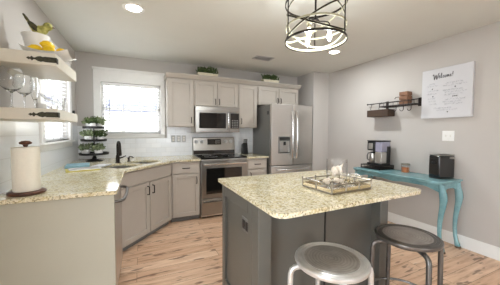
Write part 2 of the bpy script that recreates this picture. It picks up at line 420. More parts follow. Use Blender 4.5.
def window_left():
    o = Vector((XL, (LY0+LY1)/2, LZ0)); w = MB(o)
    w.box(XL, XL+.024, LY0-.09, LY0, LZ0-.02, LZ1).box(XL, XL+.024, LY1, LY1+.09, LZ0-.02, LZ1)
    w.box(XL, XL+.024, LY0-.09, LY1+.09, LZ1, LZ1+.17).box(XL, XL+.036, LY0-.1, LY1+.1, LZ1+.17, LZ1+.205)
    r = struct(w.build('window_2', 'white', bevel=.003))
    MB(o).box(XL-.03, XL+.05, LY0-.1, LY1+.1, LZ0-.022, LZ0).box(XL, XL+.02, LY0-.09, LY1+.09, LZ0-.08, LZ0-.022).build('window_sill', 'white', r, bevel=.004)
    f = MB(o); x0, x1 = XL-.10, XL-.055
    f.box(x0, x1, LY0, LY0+.035, LZ0, LZ1).box(x0, x1, LY1-.035, LY1, LZ0, LZ1).box(x0, x1, LY0, LY1, LZ0, LZ0+.04).box(x0, x1, LY0, LY1, LZ1-.035, LZ1)
    zm = (LZ0+LZ1)/2; f.box(x0, x1, LY0, LY1, zm-.018, zm+.018)
    f.build('window_frame', 'white', r)
    MB(o).box(XL-.079, XL-.076, LY0+.03, LY1-.03, LZ0+.03, LZ1-.03).build('window_pane', 'pane', r)
window_left()

def blind(name, label, x0, x1, zb, zt, loc, rz, wand=True, tilt=-13):
    """slatted blind hanging in local x from x0 to x1, in the plane y = 0"""
    t = thing(name, label, 'blind', loc, rz)
    MB().box(x0, x1, -.022, .022, zt-.045, zt).build('headrail', 'blind', t, bevel=.003)
    s = MB(); n = int((zt-.05-zb-.02)/.046)
    for i in range(n):
        z = zb+.045+i*.046; m = Matrix.Translation((0, 0, z)) @ Matrix.Rotation(math.radians(tilt), 4, 'X')
        s.box(x0, x1, -.022, .022, -.0015, .0015, m)
    s.build('slats', 'blind', t)
    MB().box(x0, x1, -.02, .02, zb, zb+.018).build('bottom_rail', 'blind', t, bevel=.003)
    c = MB()
    for q in (.07, .355, .645, .93):
        x = x0+(x1-x0)*q; c.cyl((x, -.024, zb+.01), (x, -.024, zt-.04), .0028, 6).cyl((x, .024, zb+.01), (x, .024, zt-.04), .0028, 6)
    c.build('ladder_cord', 'greyplate', t)
    if wand: MB().cyl((x0+.095, -.034, zb+.10), (x0+.095, -.03, zt-.03), .005, 8).build('wand', 'fridgeside', t)
blind('window_blind', 'white slatted blind in the back window above the sink', WX0+.012, WX1-.012, 1.29, WZ1-.004, (0, YB+.026, 0), 0)
blind('window_blind', 'white slatted blind in the left side window behind the shelves', -.425, .425, 1.215, LZ1-.004, (XL-.026, (LY0+LY1)/2, 0), PI/2, False)

o = struct(MB((1.2, 4, -.4)).box(-14, 14, YB+.12, 20, -.5, -.4).box(-14, XL-.12, -8, YB+.12, -.5, -.4).box(-8, 10, -12, Y0-.1, -.16, -.06).build('ground', 'patio'))   # yard and rear slab, added to block sky light from below
# neighbouring house seen through the blinds
t = thing('house', 'pale neighbouring house with blue grey roof outside the back window', 'house', (0, 11, 0))
MB((0, 11, 0)).box(-5, 3, 9.2, 13, -.5, 2.02).build('wall', 'cream_siding', t)
MB((0, 11, 0)).prism([(8.85, 1.98), (8.85, 2.04), (11.1, 2.62), (13.3, 2.04), (13.3, 1.98)], 0, -5.3, 3.3).build('roof', 'roofing', t)

# ------------------------------------------------------------------ ceiling fixtures
def can(x, y, label, watts=CAN_W):
    t = thing('recessed_light', label, 'ceiling light', (x, y, H), 0, 'recessed ceiling lights')
    MB().lathe([(.066, -.004), (.092, -.006), (.095, -.003), (.095, -.0005), (.064, -.0005)], n=32, closed=True).build('trim_ring', 'white', t)
    MB().lathe([(0, -.004), (.064, -.004), (.064, -.0015), (0, -.0015)], n=32).build('lens', 'lamp', t)
    ld = bpy.data.lights.new('downlight', 'AREA'); ld.shape = 'DISK'; ld.size = .13; ld.energy = watts; ld.color = (.94, .985, 1)
    lo = bpy.data.objects.new('downlight', ld); col.objects.link(lo); lo.location = (0, 0, -.012); lo.parent = t
    return t
can(-.04, 2.49, 'round recessed ceiling light above the sink side counter', 7.0)
can(2.5, 2.63, 'round recessed ceiling light in front of the refrigerator')

t = thing('ceiling_vent', 'small rectangular air vent on the ceiling near the refrigerator', 'vent', (1.73, 3.31, H))
MB().box(-.15, .15, -.09, -.068, -.008, 0).box(-.15, .15, .068, .09, -.008, 0).box(-.15, -.125, -.068, .068, -.008, 0).box(.125, .15, -.068, .068, -.008, 0).build('frame', 'greyplate', t, bevel=.002)
MB().box(-.125, .125, -.068, .068, -.003, -.0005).build('backing', 'fridgeside', t)
s = MB()
for i in range(6):
    m = Matrix.Translation((0, -.055+i*.022, -.008)) @ Matrix.Rotation(math.radians(40), 4, 'X'); s.box(-.12, .12, -.006, .006, -.001, .001, m)
s.build('slats', 'greyplate', t)

def chandelier():
    cx, cy, zb, zt, R = 1.175, 1.43, 1.967, 2.245, .218
    o = Vector((cx, cy, H)); t = thing('chandelier', 'round open drum chandelier with crossing bands above the island', 'chandelier', o)
    def hoop(name, m, zf, r, w, th):
        n = 60; A = [2*PI*i/n for i in range(n)]
        MB(o).strip([(cx+r*math.cos(a), cy+r*math.sin(a), zf(a)) for a in A], [(math.cos(a), math.sin(a), 0) for a in A], w, th, True).build(name, m, t)
    hoop('bottom_ring', 'bronze', lambda a: zb+.006, R, .014, .006); hoop('top_ring', 'bronze', lambda a: zt, R, .014, .006)
    hoop('wood_band', 'bandwood', lambda a: zb+.012, R-.0045, .013, .002)
    hoop('wood_band', 'bandwood', lambda a: zb+.105, R-.004, .013, .003)
    for k in range(3):
        ph = k*2*PI/3-.5
        hoop('tilted_band', 'bandwood', lambda a: (zb+zt)/2+.005+.118*math.cos(a-ph), R-.007-.0025*k, .013, .002)
        hoop('tilted_band', 'bronze', lambda a: (zb+zt)/2+.005+.118*math.cos(a-ph), R-.0055-.0025*k, .010, .001)
    for k in range(3):
        a = k*2*PI/3+.9; MB(o).cyl((cx+R*math.cos(a), cy+R*math.sin(a), zb), (cx+R*math.cos(a), cy+R*math.sin(a), zt), .0045, 8).build('upright', 'bronze', t)
    MB(o).lathe([(0, H-.028), (.05, H-.026), (.065, H-.01), (.065, H)], (cx, cy, 0), 28).build('canopy', 'bronze', t)
    MB(o).cyl((cx, cy, zb+.14), (cx, cy, H-.02), .007).build('stem', 'bronze', t)
    for k in range(3):
        a = k*2*PI/3+.9; MB(o).cyl((cx, cy, zt+.05), (cx+(R-.002)*math.cos(a), cy+(R-.002)*math.sin(a), zt), .0045, 8).build('hanger', 'bronze', t)
    MB(o).lathe([(0, zb+.135), (.02, zb+.138), (.03, zb+.15), (.022, zb+.165), (.009, zb+.18), (0, zb+.18)], (cx, cy, 0), 20).build('hub', 'bronze', t)
    for k in range(3):
        a = math.radians(-24.5+(110, -10, 230)[k]); d = Vector((math.cos(a), math.sin(a), 0)); c = Vector((cx, cy, 0)); e = c+d*.1
        arm = MB(o).tube([c+d*.02+Vector((0, 0, zb+.15)), c+d*.06+Vector((0, 0, zb+.146)), c+d*.092+Vector((0, 0, zb+.138)), e+Vector((0, 0, zb+.12)), e+Vector((0, 0, zb+.10))], .005, 8).build('arm', 'bronze', t)
        MB(o).lathe([(0, zb+.072), (.011, zb+.072), (.012, zb+.095), (.02, zb+.10), (.018, zb+.108), (0, zb+.11)], e, 16).build('socket', 'bandwood', arm)
        MB(o).lathe([(0, zb), (.007, zb+.006), (.015, zb+.02), (.0175, zb+.036), (.014, zb+.056), (.010, zb+.0715), (0, zb+.0715)], e, 16).build('bulb', 'bulb', arm)
        ld = bpy.data.lights.new('candle_bulb', 'POINT'); ld.energy = BULB_W; ld.shadow_soft_size = .03; ld.color = (.94, .985, 1)
        lo = bpy.data.objects.new('candle_bulb', ld); col.objects.link(lo); lo.parent = t; lo.location = e+Vector((0, 0, zb-.036))-o
chandelier()

# ------------------------------------------------------------------ cabinetry helpers (fronts face -y)
def shaker(s, x0, x1, z0, z1, y, t=.02, st=.055):
    s.box(x0, x0+st, y-t, y, z0, z1).box(x1-st, x1, y-t, y, z0, z1).box(x0+st, x1-st, y-t, y, z0, z0+st).box(x0+st, x1-st, y-t, y, z1-st, z1)
    s.box(x0+st-.002, x1-st+.002, y-t+.0145, y-.001, z0+st-.002, z1-st+.002)
    return s
def pull(name, o, p, L, vertical, parent):
    s = MB(o); x, y, z = p
    if vertical: pts = [(x, y, z-L/2), (x, y-.028, z-L/2+.004), (x, y-.03, z), (x, y-.028, z+L/2-.004), (x, y, z+L/2)]
    else: pts = [(x-L/2, y, z), (x-L/2+.004, y-.028, z), (x, y-.03, z), (x+L/2-.004, y-.028, z), (x+L/2, y, z)]
    return s.tube(pts, .0065, 8).build(name, 'bronze', parent)
def door(o, x0, x1, z0, z1, y, hx, hz, parent, name='door', L=.1):
    d = shaker(MB(o), x0, x1, z0, z1, y).build(name, 'cab', parent, bevel=.002, seg=1)
    pull('handle', o, (hx, y-.02, hz), L, True, d); return d
def drawer(o, x0, x1, z0, z1, y, parent, handle=True):
    s = MB(o); st = .028
    s.box(x0, x1, y-.02, y, z0, z1)
    d = s.build('drawer', 'cab', parent, bevel=.003)
    if handle: pull('handle', o, ((x0+x1)/2, y-.02, (z0+z1)/2), .1, False, d)
    return d
CF = 3.832     # wall cabinet box front (doors stand 2 cm proud of it)
def wall_cabinet(label, x0, x1, z0, doors):
    o = Vector(((x0+x1)/2, YB-.01, z0)); t = thing('wall_cabinet', label, 'cabinet', o, 0, 'greige wall cabinets')
    MB(o).box(x0, x1, CF, YB-.0095, z0, 2.13).build('body', 'cab', t, bevel=.002, seg=1)
    for (a, b_, hx) in doors: door(o, a, b_, z0+.012, 2.105, CF, hx, z0+.105 if z0 < 1.6 else z0+.085, t, L=.09)
wall_cabinet('tall single door wall cabinet beside the back window', .372, .772, 1.385, [(.385, .76, .725)])
wall_cabinet('short two door wall cabinet above the microwave', .774, 1.522, 1.712, [(.79, 1.144, 1.115), (1.152, 1.508, 1.18)])
wall_cabinet('narrow tall wall cabinet between microwave and refrigerator', 1.524, 1.882, 1.385, [(1.538, 1.868, 1.572)])
wall_cabinet('short two door wall cabinet above the refrigerator', 1.884, 2.765, 1.79, [(1.9, 2.318, 2.29), (2.328, 2.75, 2.355)])
o = MB((1.55, CF, 2.13)).prism([(YB-.01, 2.131), (CF-.022, 2.131), (CF-.028, 2.14), (CF-.06, 2.175), (CF-.066, 2.18), (CF-.066, 2.195), (YB-.01, 2.195)], 0, .352, 2.785).build('crown_moulding', 'cab')
tag(o, 'greige crown moulding running along the tops of the wall cabinets', 'moulding')

def planter(x, label):
    z = 2.195; t = thing('planter', label, 'plant', (x, 3.86, z), 0, 'planters on the wall cabinets')
    MB().prism([(-.15, 0), (.15, 0), (.17, .055), (-.17, .055)], 1, -.05, .05).build('box', 'pot', t, bevel=.003)
    rng = random.Random(int(x*100)); s = MB()
    s.leaves((0, 0, .05), (.15, .045, .08), 260, .05, rng); s.build('foliage', 'leaf', t)
planter(1.0, 'low cream planter of green leaves above the microwave')
planter(2.16, 'low cream planter of green leaves above the refrigerator')

# base cabinets
BF = 3.515
def base_cab(label, x0, x1, hx):
    o = Vector(((x0+x1)/2, YB-.01, 0)); t = thing('base_cabinet', label, 'cabinet', o, 0, 'greige base cabinets')
    MB(o).box(x0, x1, BF, YB-.0095, .075, .875).build('body', 'cab', t, bevel=.002, seg=1)
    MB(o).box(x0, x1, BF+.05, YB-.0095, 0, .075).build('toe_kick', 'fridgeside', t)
    drawer(o, x0+.015, x1-.015, .71, .862, BF, t)
    door(o, x0+.015, x1-.015, .085, .695, BF, hx, .6, t)
base_cab('greige base cabinet left of the range with drawer over one door', .385, .79, .735)
base_cab('narrow greige base cabinet between range and refrigerator', 1.548, 1.915, 1.605)

# diagonal sink cabinet
UX, UY = .646, .764
ANG = math.atan2(UY, UX); MID = Vector((.1325, 3.11, 0))
def loc2w(x, y, z=0): return Vector((MID.x+UX*x-UY*y, MID.y+UY*x+UX*y, z))
t = thing('sink_cabinet', 'diagonal corner sink cabinet with false drawer front and two doors', 'cabinet', MID, ANG)
MB().box(-.455, .455, .07, .09, .07, .875).box(-.455, -.435, .09, .30, .07, .875).box(.435, .455, .09, .30, .07, .875).build('body', 'cab', t, bevel=.002, seg=1)
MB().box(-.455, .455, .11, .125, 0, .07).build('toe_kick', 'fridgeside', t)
MB().box(-.445, .445, .05, .07, .71, .862).build('false_drawer_front', 'cab', t, bevel=.003)
door(Vector(), -.445, -.006, .075, .695, .07, -.045, .6, t); door(Vector(), .006, .445, .075, .695, .07, .045, .6, t)

# peninsula end panel and dishwasher
o = MB((-.5, 1.87, 0)).box(XL+.001, -.172, 1.862, 1.90, 0, .875).build('cabinet_end_panel', 'endpanel', bevel=.003)
tag(o, 'pale plain end panel closing the left counter run', 'cabinet panel')
o = Vector((-.5, 2.23, 0)); t = thing('dishwasher', 'stainless dishwasher under the left counter with curved bar handle', 'dishwasher', o)
MB(o).box(XL+.01, -.205, 1.92, 2.53, .1, .872).build('body', 'black', t)
MB(o).box(-.204, -.178, 1.925, 2.525, .11, .868).build('door', 'steel', t, bevel=.004)
MB(o).box(XL+.01, -.24, 1.92, 2.53, 0, .1).build('toe_kick', 'black', t)
MB(o).tube([(-.178, 1.965, .80), (-.145, 1.968, .80), (-.122, 2.0, .80), (-.115, 2.1, .80), (-.112, 2.225, .80), (-.115, 2.35, .80), (-.122, 2.45, .80), (-.145, 2.482, .80), (-.178, 2.485, .80)], .011, 10).build('handle', 'gunmetal', t)
o = MB((-.5, 2.65, 0)).box(-.70, -.19, 2.54, 2.775, 0, .875).build('filler_cabinet', 'cab', bevel=.002); tag(o, 'narrow greige filler cabinet between dishwasher and sink cabinet', 'cabinet')

# counters
zc0, zc1 = .884, .910
def sinkpt(x, y): p = loc2w(x, y); return (p.x, p.y)
h1 = round_poly([sinkpt(-.37, .11), sinkpt(-.02, .11), sinkpt(-.02, .47), sinkpt(-.37, .47)], [.05]*4)
h2 = round_poly([sinkpt(.02, .11), sinkpt(.36, .11), sinkpt(.36, .47), sinkpt(.02, .47)], [.05]*4)
ol = round_poly([(XL+.0085, 1.83), (-.152, 1.83), (-.152, 2.765), (.425, 3.452), (.792, 3.462), (.792, YB-.0085), (XL+.0085, YB-.0085)], [0, .02, .05, .05, 0, 0, 0])
o = slab('countertop', ol, [h1, h2], zc0, zc1, 'granite', origin=(-.3, 3, 0)); tag(o, 'speckled granite countertop along the left wall and around the corner sink', 'countertop')
o = slab('countertop', [(1.542, 3.462), (1.925, 3.462), (1.925, YB-.0085), (1.542, YB-.0085)], [], zc0, zc1, 'granite', origin=(1.73, 3.8, 0)); tag(o, 'short granite countertop between the range and the refrigerator', 'countertop')
# sink: two open bowls hung under the counter
t = thing('sink', 'undermount double bowl steel sink in the corner counter', 'sink', (MID.x, MID.y, .883), ANG)
for (a, b_) in ((-.395, -.005), (.005, .385)):
    s = MB(); y0, y1, d, w = .095, .485, .19, .012
    s.box(a, b_, y0, y0+w, -d, 0).box(a, b_, y1-w, y1, -d, 0).box(a, a+w, y0+w, y1-w, -d, 0).box(b_-w, b_, y0+w, y1-w, -d, 0).box(a+w, b_-w, y0+w, y1-w, -d, -d+w)
    bowl = s.build('bowl', 'sinksteel', t, bevel=.003)
    MB().lathe([(0, 0), (.04, 0), (.042, .003), (.03, .004), (0, .002)], ((a+b_)/2, .29, -d+w+.0005), 20).build('drain', 'chrome', bowl)
# faucet
t = thing('faucet', 'dark bronze pull down kitchen faucet behind the corner sink', 'faucet', loc2w(0, .525, zc1), math.radians(16))
MB().lathe([(0, 0), (.03, 0), (.03, .006), (.024, .012), (.022, .09), (.02, .095), (.0145, .11), (0, .11)], n=20).build('body', 'bronze', t)
pts = [(0, 0, .1), (0, 0, .2)] + [(0, -.062+.062*math.cos(a), .205+.062*math.sin(a)) for a in [PI*i/10 for i in range(11)]] + [(0, -.124, .18)]
MB().tube(pts, .015, 12).build('spout', 'bronze', t)
MB().lathe([(0, .10), (.017, .10), (.02, .115), (.017, .17), (.013, .19), (0, .19)], (0, -.124, 0), 16).build('spray_head', 'bronze', t)
MB().tube([(.018, 0, .06), (.045, 0, .066), (.095, -.005, .085)], [.011, .008, .006], 10).build('lever', 'bronze', t)
t = thing('soap_dispenser', 'small dark soap dispenser beside the faucet', 'soap dispenser', loc2w(.155, .50, zc1), ANG)
MB().lathe([(0, 0), (.022, 0), (.022, .005), (.014, .014), (.012, .04), (.016, .044), (.016, .052), (0, .054)], n=16).build('base', 'bronze', t)
MB().tube([(0, 0, .05), (0, -.012, .066), (0, -.055, .066), (0, -.075, .054)], .007, 8).build('nozzle', 'bronze', t)

# ------------------------------------------------------------------ range, microwave, refrigerator
def range_():
    x0, x1, yf = .799, 1.537, 3.475
    o = Vector(((x0+x1)/2, 3.8, 0)); t = thing('range', 'stainless electric range with black glass top and oven window', 'stove', o)
    MB(o).box(x0, x1, yf+.035, YB-.03, .03, .895).build('body', 'steel', t)
    MB(o).box(x0+.03, x1-.03, yf+.08, YB-.05, 0, .03).build('base', 'black', t)
    MB(o).box(x0-.002, x1+.002, yf+.012, 4.03, .896, .922).build('cooktop', 'blackglass', t, bevel=.004)
    s = MB(o)
    for (dx, dy, r) in ((-.18, -.13, .10), (.18, -.13, .075), (-.18, .13, .075), (.18, .13, .095)):
        s.lathe([(r-.003, .9222), (r, .9222), (r, .9228), (r-.003, .9228)], (o.x+dx, 3.76+dy, 0), 28, closed=True)
    s.build('burner_ring', 'greyplate', t)
    d = MB(o).box(x0+.004, x1-.004, yf, yf+.034, .315, .885).build('oven_door', 'steelh', t, bevel=.005)
    MB(o).box(x0+.075, x1-.09, yf-.004, yf+.01, .375, .765).build('window', 'blackglass', d, bevel=.01)
    MB(o).cyl((x0+.06, yf, .828), (x0+.06, yf-.045, .828), .009).cyl((x1-.06, yf, .828), (x1-.06, yf-.045, .828), .009).cyl((x0+.03, yf-.045, .828), (x1-.03, yf-.045, .828), .012).build('handle', 'chrome', d)
    w = MB(o).box(x0+.004, x1-.004, yf+.002, yf+.034, .06, .300).build('drawer', 'steelh', t, bevel=.006)
    MB(o).prism([(yf+.002, .285), (yf-.022, .27), (yf-.024, .258), (yf+.002, .248)], 0, x0+.03, x1-.03).build('drawer_lip', 'chrome', w)
    g = MB(o).prism([(4.03, .895), (YB-.012, .895), (YB-.012, 1.215), (4.075, 1.215), (4.055, 1.205), (4.04, 1.07), (4.03, 1.04)], 0, x0, x1).build('backguard', 'steelh', t, bevel=.004)
    MB(o).prism([(4.0315, .925), (4.024, .925), (4.034, 1.035), (4.042, 1.035)], 0, x0+.003, x1-.003).build('lower_panel', 'blackglass', g)
    MB(o).prism([(4.0425, 1.09), (4.036, 1.09), (4.047, 1.185), (4.0535, 1.185)], 0, o.x-.125, o.x+.115).build('display', 'blackglass', g)
    for dx in (-.315, -.22, .205, .295):
        k = MB(o).lathe([(0, -.002), (.032, -.002), (.032, .006), (.026, .009), (.023, .028), (0, .03)], (o.x+dx, 4.044, 1.14), 18, Matrix.Rotation(math.radians(96), 4, 'X')).build('knob', 'greyplate', g)
    s = MB(o)
    for i in range(4):
        for j in range(2): s.box(o.x+.013+i*.022, o.x+.027+i*.022, 4.035, 4.041, 1.108+j*.035, 1.120+j*.035)
    s.build('keys', 'greyplate', g)
range_()
def microwave():
    x0, x1, yf, z0, z1 = .778, 1.518, 3.745, 1.302, 1.708
    o = Vector((1.148, 3.95, z0)); t = thing('microwave', 'stainless over the range microwave with black window', 'microwave', o)
    MB(o).box(x0, x1, yf+.035, YB-.0095, z0, z1).build('body', 'steel', t)
    MB(o).box(x0, x1, yf+.004, yf+.034, z1-.075, z1).build('vent_panel', 'steelh', t, bevel=.003)
    d = MB(o).box(x0, x0+.555, yf, yf+.034, z0, z1-.078).build('door', 'steelh', t, bevel=.006)
    MB(o).box(x0+.055, x0+.50, yf-.003, yf+.01, z0+.06, z1-.095).build('window', 'blackglass', d, bevel=.008)
    MB(o).tube([(x0+.53, yf, z0+.05), (x0+.53, yf-.035, z0+.06), (x0+.53, yf-.045, z0+.17), (x0+.53, yf-.035, z1-.10), (x0+.53, yf, z1-.09)], .011, 10).build('handle', 'chrome', d)
    p = MB(o).box(x0+.558, x1, yf, yf+.034, z0, z1-.078).build('control_panel', 'steelh', t, bevel=.005)
    MB(o).box(x0+.572, x1-.014, yf-.003, yf+.005, z0+.06, z1-.095).build('keypad', 'blackglass', p)
    s = MB(o)
    for i in range(3):
        for j in range(5): s.box(x0+.60+i*.04, x0+.625+i*.04, yf-.0045, yf-.0031, z0+.075+j*.028, z0+.09+j*.028)
    s.build('keys', 'fridgeside', p)
    MB(o).box(x0+.1, x1-.1, yf+.06, yf+.16, z0-.004, z0).build('bottom_grille', 'black', t)
microwave()
def fridge():
    x0, x1, yf, zt = 1.942, 2.765, 3.40, 1.77
    o = Vector(((x0+x1)/2, 3.75, 0)); t = thing('refrigerator', 'stainless french door refrigerator with ice and water dispenser', 'refrigerator', o)
    MB(o).box(x0, x1, yf+.075, 4.11, .02, zt-.01).build('body', 'fridgeside', t, bevel=.004)
    MB(o).box(x0+.02, x1-.02, yf+.11, 4.0, 0, .02).build('base', 'black', t)
    xm = (x0+x1)/2
    def curved(a, b_, z0, z1, bulge):
        n = 10; poly = [(a, yf+.07)] + [(a+(b_-a)*i/n, yf+.012-bulge*math.sin(PI*(.04+.92*((a+(b_-a)*i/n)-x0)/(x1-x0)))) for i in range(n+1)] + [(b_, yf+.07)]
        return MB(o).prism(poly, 2, z0, z1)
    dl = curved(x0, xm-.003, .755, zt, .022).build('door', 'steel', t, bevel=.005, smooth=30)
    dr = curved(xm+.003, x1, .755, zt, .022).build('door', 'steel', t, bevel=.005, smooth=30)
    fz = curved(x0, x1, .06, .738, .022).build('freezer_drawer', 'steel', t, bevel=.005, smooth=30)
    for d, x in ((dl, xm-.045), (dr, xm+.045)):
        y = yf-.008
        MB(o).tube([(x, y, .86), (x, y-.045, .89), (x, y-.058, 1.05), (x, y-.062, 1.27), (x, y-.058, 1.48), (x, y-.045, 1.63), (x, y, 1.66)], .0135, 10).build('handle', 'chrome', d)
    MB(o).tube([(x0+.08, yf-.004, .68), (x0+.09, yf-.045, .68), (xm, yf-.06, .68), (x1-.09, yf-.045, .68), (x1-.08, yf-.004, .68)], .0135, 10).build('handle', 'chrome', fz)
    a, b_ = 2.065, 2.29
    p = MB(o).box(a, b_, yf-.016, yf+.02, .955, 1.235).build('dispenser', 'fridgeside', dl, bevel=.004)
    s = MB(o).box(a+.02, b_-.02, yf-.018, yf-.0165, .975, 1.16); s.build('recess', 'sinksteel', dl)
    MB(o).box(a+.012, b_-.012, yf-.021, yf-.016, 1.175, 1.225).build('display', 'blackglass', dl)
    MB(o).box(a+.09, a+.13, yf-.03, yf-.0185, 1.09, 1.15).build('spout', 'black', dl)
    MB(o).box(a+.02, b_-.02, yf-.03, yf-.0185, .962, .974).build('drip_tray', 'black', dl)
fridge()
o = MB((1.935, 3.53, 1.63)).box(1.936, 1.9415, 3.505, 3.555, 1.60, 1.66).build('magnet', 'black', bevel=.002)
tag(o, 'small dark magnet on the side of the refrigerator', 'magnet')

# small things on the short counter and back wall
t = thing('knife_block', 'dark knife block on the counter between range and refrigerator', 'knife block', (1.72, 4.0, zc1))
MB().prism([(-.06, 0), (.06, 0), (.05, .17), (-.02, .20)], 0, -.045, .045).build('block', 'black', t, bevel=.004)
for i in range(3): MB().box(-.032+i*.026, -.018+i*.026, -.006, .012, .18, .275, Matrix.Rotation(math.radians(8), 4, 'X')).build('knife_handle', 'bronze', t, bevel=.003)
for i, x in enumerate((.49, .575, .66)):
    t = thing('outlet', ['pale outlet plate on the back tile, nearest the window', 'pale outlet plate on the back tile, in the middle of the three', 'pale outlet plate on the back tile, nearest the range'][i], 'outlet', (x, YB-.0085, 1.19), 0, 'outlets on the back tile')
    MB().box(-.034, .034, -.006, 0, -.056, .056).build('plate', 'greyplate', t, bevel=.002)
    MB().box(-.016, .016, -.009, -.006, -.035, -.006).box(-.016, .016, -.009, -.006, .006, .035).build('socket', 'ventwhite', t, bevel=.002)

# ------------------------------------------------------------------ left counter things
# tiered tray
TX, TY = -.572, 3.80
t = thing('tiered_tray', 'black three tier tray of greenery in the counter corner', 'tiered tray', (TX, TY, zc1))
MB().lathe([(0, 0), (.10, 0), (.10, .008), (.03, .03), (.02, .06), (.014, .09), (0, .09)], n=28).build('foot', 'black', t)
MB().cyl((0, 0, .085), (0, 0, .545), .008).build('pole', 'black', t)
tiers = [(.085, .172), (.265, .15), (.435, .125)]
for z, r in tiers:
    MB().lathe([(0, z), (r-.005, z), (r, z+.004), (r+.002, z+.03), (r-.004, z+.03), (r-.008, z+.009), (0, z+.008)], n=36).build('tray', 'black', t)
n = 20; MB().tube([(.03*math.cos(2*PI*i/n), 0, .572+.03*math.sin(2*PI*i/n)) for i in range(n)], .004, 8, True).build('ring_handle', 'black', t)
rng = random.Random(3)
k = 0
where = ['bottom', 'middle', 'top']; side = [['front right', 'back', 'left'], ['right', 'left', 'back'], ['right', 'left', 'back']]
for i, (z, r) in enumerate(tiers):
    for j in range(3):
        a = j*2*PI/3-.9+i*.7; d = r*.56; x, y = TX+d*math.cos(a), TY+d*math.sin(a)
        sd = 'right' if math.cos(a) > .5 else 'left' if math.cos(a) < -.5 else ('front' if math.sin(a) < 0 else 'back')
        g = thing('potted_greenery', 'small leafy greenery in a white pot on the %s tier, %s side' % (where[i], sd), 'plant', (x, y, zc1+z+.0085), 0, 'greenery on the tiered tray')
        pr = .05-.005*i
        MB().lathe([(0, 0), (pr*.75, 0), (pr, .03), (pr*.95, .06), (pr*.8, .065), (pr*.75, .055), (0, .055)], n=18).build('pot', 'ceramic', g)
        MB().leaves((0, 0, .05), (.055, .055, .07), 110, .045, rng).build('foliage', 'leaf' if (i+j) % 3 == 1 else 'leafpale', g)

# papers and cloth
def sheet(name, label, cat, x, y, z, w, d, h, rz, m):
    o = MB().box(-w/2, w/2, -d/2, d/2, 0, h).build(name, m, bevel=.002); o.location = (x, y, z); o.rotation_euler = (0, 0, rz); return tag(o, label, cat)
sheet('folded_cloth', 'pale blue folded cloth on the counter before the tiered tray', 'cloth', -.655, 3.28, zc1, .22, .28, .022, .15, 'blue')
sheet('magazine', 'yellow edged magazine lying flat on the counter below the blue cloth', 'magazine', -.55, 2.95, zc1, .28, .20, .008, .25, 'yellowpaper')
sheet('magazine', 'white magazine lying on the yellow one on the left counter', 'magazine', -.535, 2.965, zc1+.0085, .27, .19, .007, .30, 'ceramic')
sheet('notepad', 'white notepad on the counter left of the sink', 'notepad', -.42, 3.22, zc1, .14, .2, .01, -.3, 'canvas')

# paper towel
PX, PY = -.665, 1.97
t = thing('paper_towel_holder', 'dark wooden paper towel holder at the near end of the counter', 'paper towel holder', (PX, PY, zc1))
MB().lathe([(0, 0), (.088, 0), (.095, .006), (.095, .016), (.086, .022), (0, .022)], n=36).build('base', 'walnut', t)
MB().cyl((0, 0, .02), (0, 0, .305), .009).build('post', 'walnut', t)
MB().lathe([(0, .302), (.012, .302), (.013, .312), (.03, .317), (.032, .326), (.02, .336), (0, .338)], n=20).build('knob', 'walnut', t)
o = MB((PX, PY, zc1+.0225)).lathe([(.0105, 0), (.067, 0), (.069, .003), (.069, .272), (.067, .275), (.0105, .275)], (PX, PY, zc1+.0225), 40, closed=True).build('paper_towel_roll', 'paper')
tag(o, 'white paper towel roll standing on the wooden holder', 'paper towel')

# ------------------------------------------------------------------ wall shelves
SX, SY0, SY1 = -.45, 1.785, 2.285
def shelf(label, z0, z1):
    t = thing('wall_shelf', label, 'shelf', (-.63, 2.03, z0), 0, 'shelves on the left wall')
    o = Vector((-.63, 2.03, z0))
    MB(o).box(XL+.001, SX, SY0, SY1, z0, z1).build('board', 'shelfpaint', t, bevel=.003)
    # iron strap on the end face wrapping the corner
    zc = (z0+z1)/2-.004; y = SY0-.003
    prof = [(-.585, 0), (-.575, .008), (-.568, .004), (-.56, .013), (-.553, .005), (-.545, .005), (-.535, .012), (-.52, .016), (-.51, .012), (-.50, .015), (-.455, .015), (-.4465, .015)]
    poly = [(x, zc+a) for x, a in prof] + [(x, zc-a) for x, a in reversed(prof)]
    s = MB(o).prism([p for p in poly], 1, SY0-.0045, SY0-.0002)
    s.box(SX+.0002, SX+.0045, SY0-.0045, SY0+.03, zc-.015, zc+.015)
    for x in (-.53, -.475): s.ball((x, SY0-.005, zc), .005, 10, (1, .6, 1))
    s.build('iron_strap', 'iron', t)
    return t
s1 = shelf('upper white wall shelf with iron strap, holding the bird and lemons', 1.693, 1.766)
s2 = shelf('lower white wall shelf with iron strap, holding the glassware', 1.378, 1.441)
MB((-.63, 2.03, 1.378)).cyl((-.47, 2.262, 1.44), (-.47, 2.262, 1.468), .009, 10).build('peg', 'black', s2)

def glassware(name, label, cat, x, y, prof, base=1.4415, m='crystal'):
    o = MB().lathe(prof, n=28).build(name, m, smooth=60); o.location = (x, y, base); return tag(o, label, cat, 'glasses on the lower shelf')
def wine(h, r, stem, th=.0018):
    out = [(0, 0), (r*.72, 0), (r*.72, .002), (.006, .009), (.0042, .02), (.0042, stem-.012), (.008, stem-.003), (r*.5, stem+.012), (r*.85, stem+(h-stem)*.25), (r, stem+(h-stem)*.5), (r*.95, stem+(h-stem)*.75), (r*.78, h)]
    inn = [(a-th if a > th*2 else 0, z+(.003 if i == 0 else 0)) for i, (a, z) in enumerate(reversed(out[7:]))]
    return out+inn+[(0, stem+.006)]
glassware('wine_glass', 'large clear wine glass, nearest on the lower shelf', 'wine glass', -.69, 1.88, wine(.235, .062, .10))
glassware('wine_glass', 'clear wine glass, second from the near end of the lower shelf', 'wine glass', -.672, 2.0, wine(.215, .052, .095))
glassware('champagne_flute', 'tall narrow champagne flute beside the side window edge', 'flute glass', -.645, 2.085, wine(.225, .024, .07))
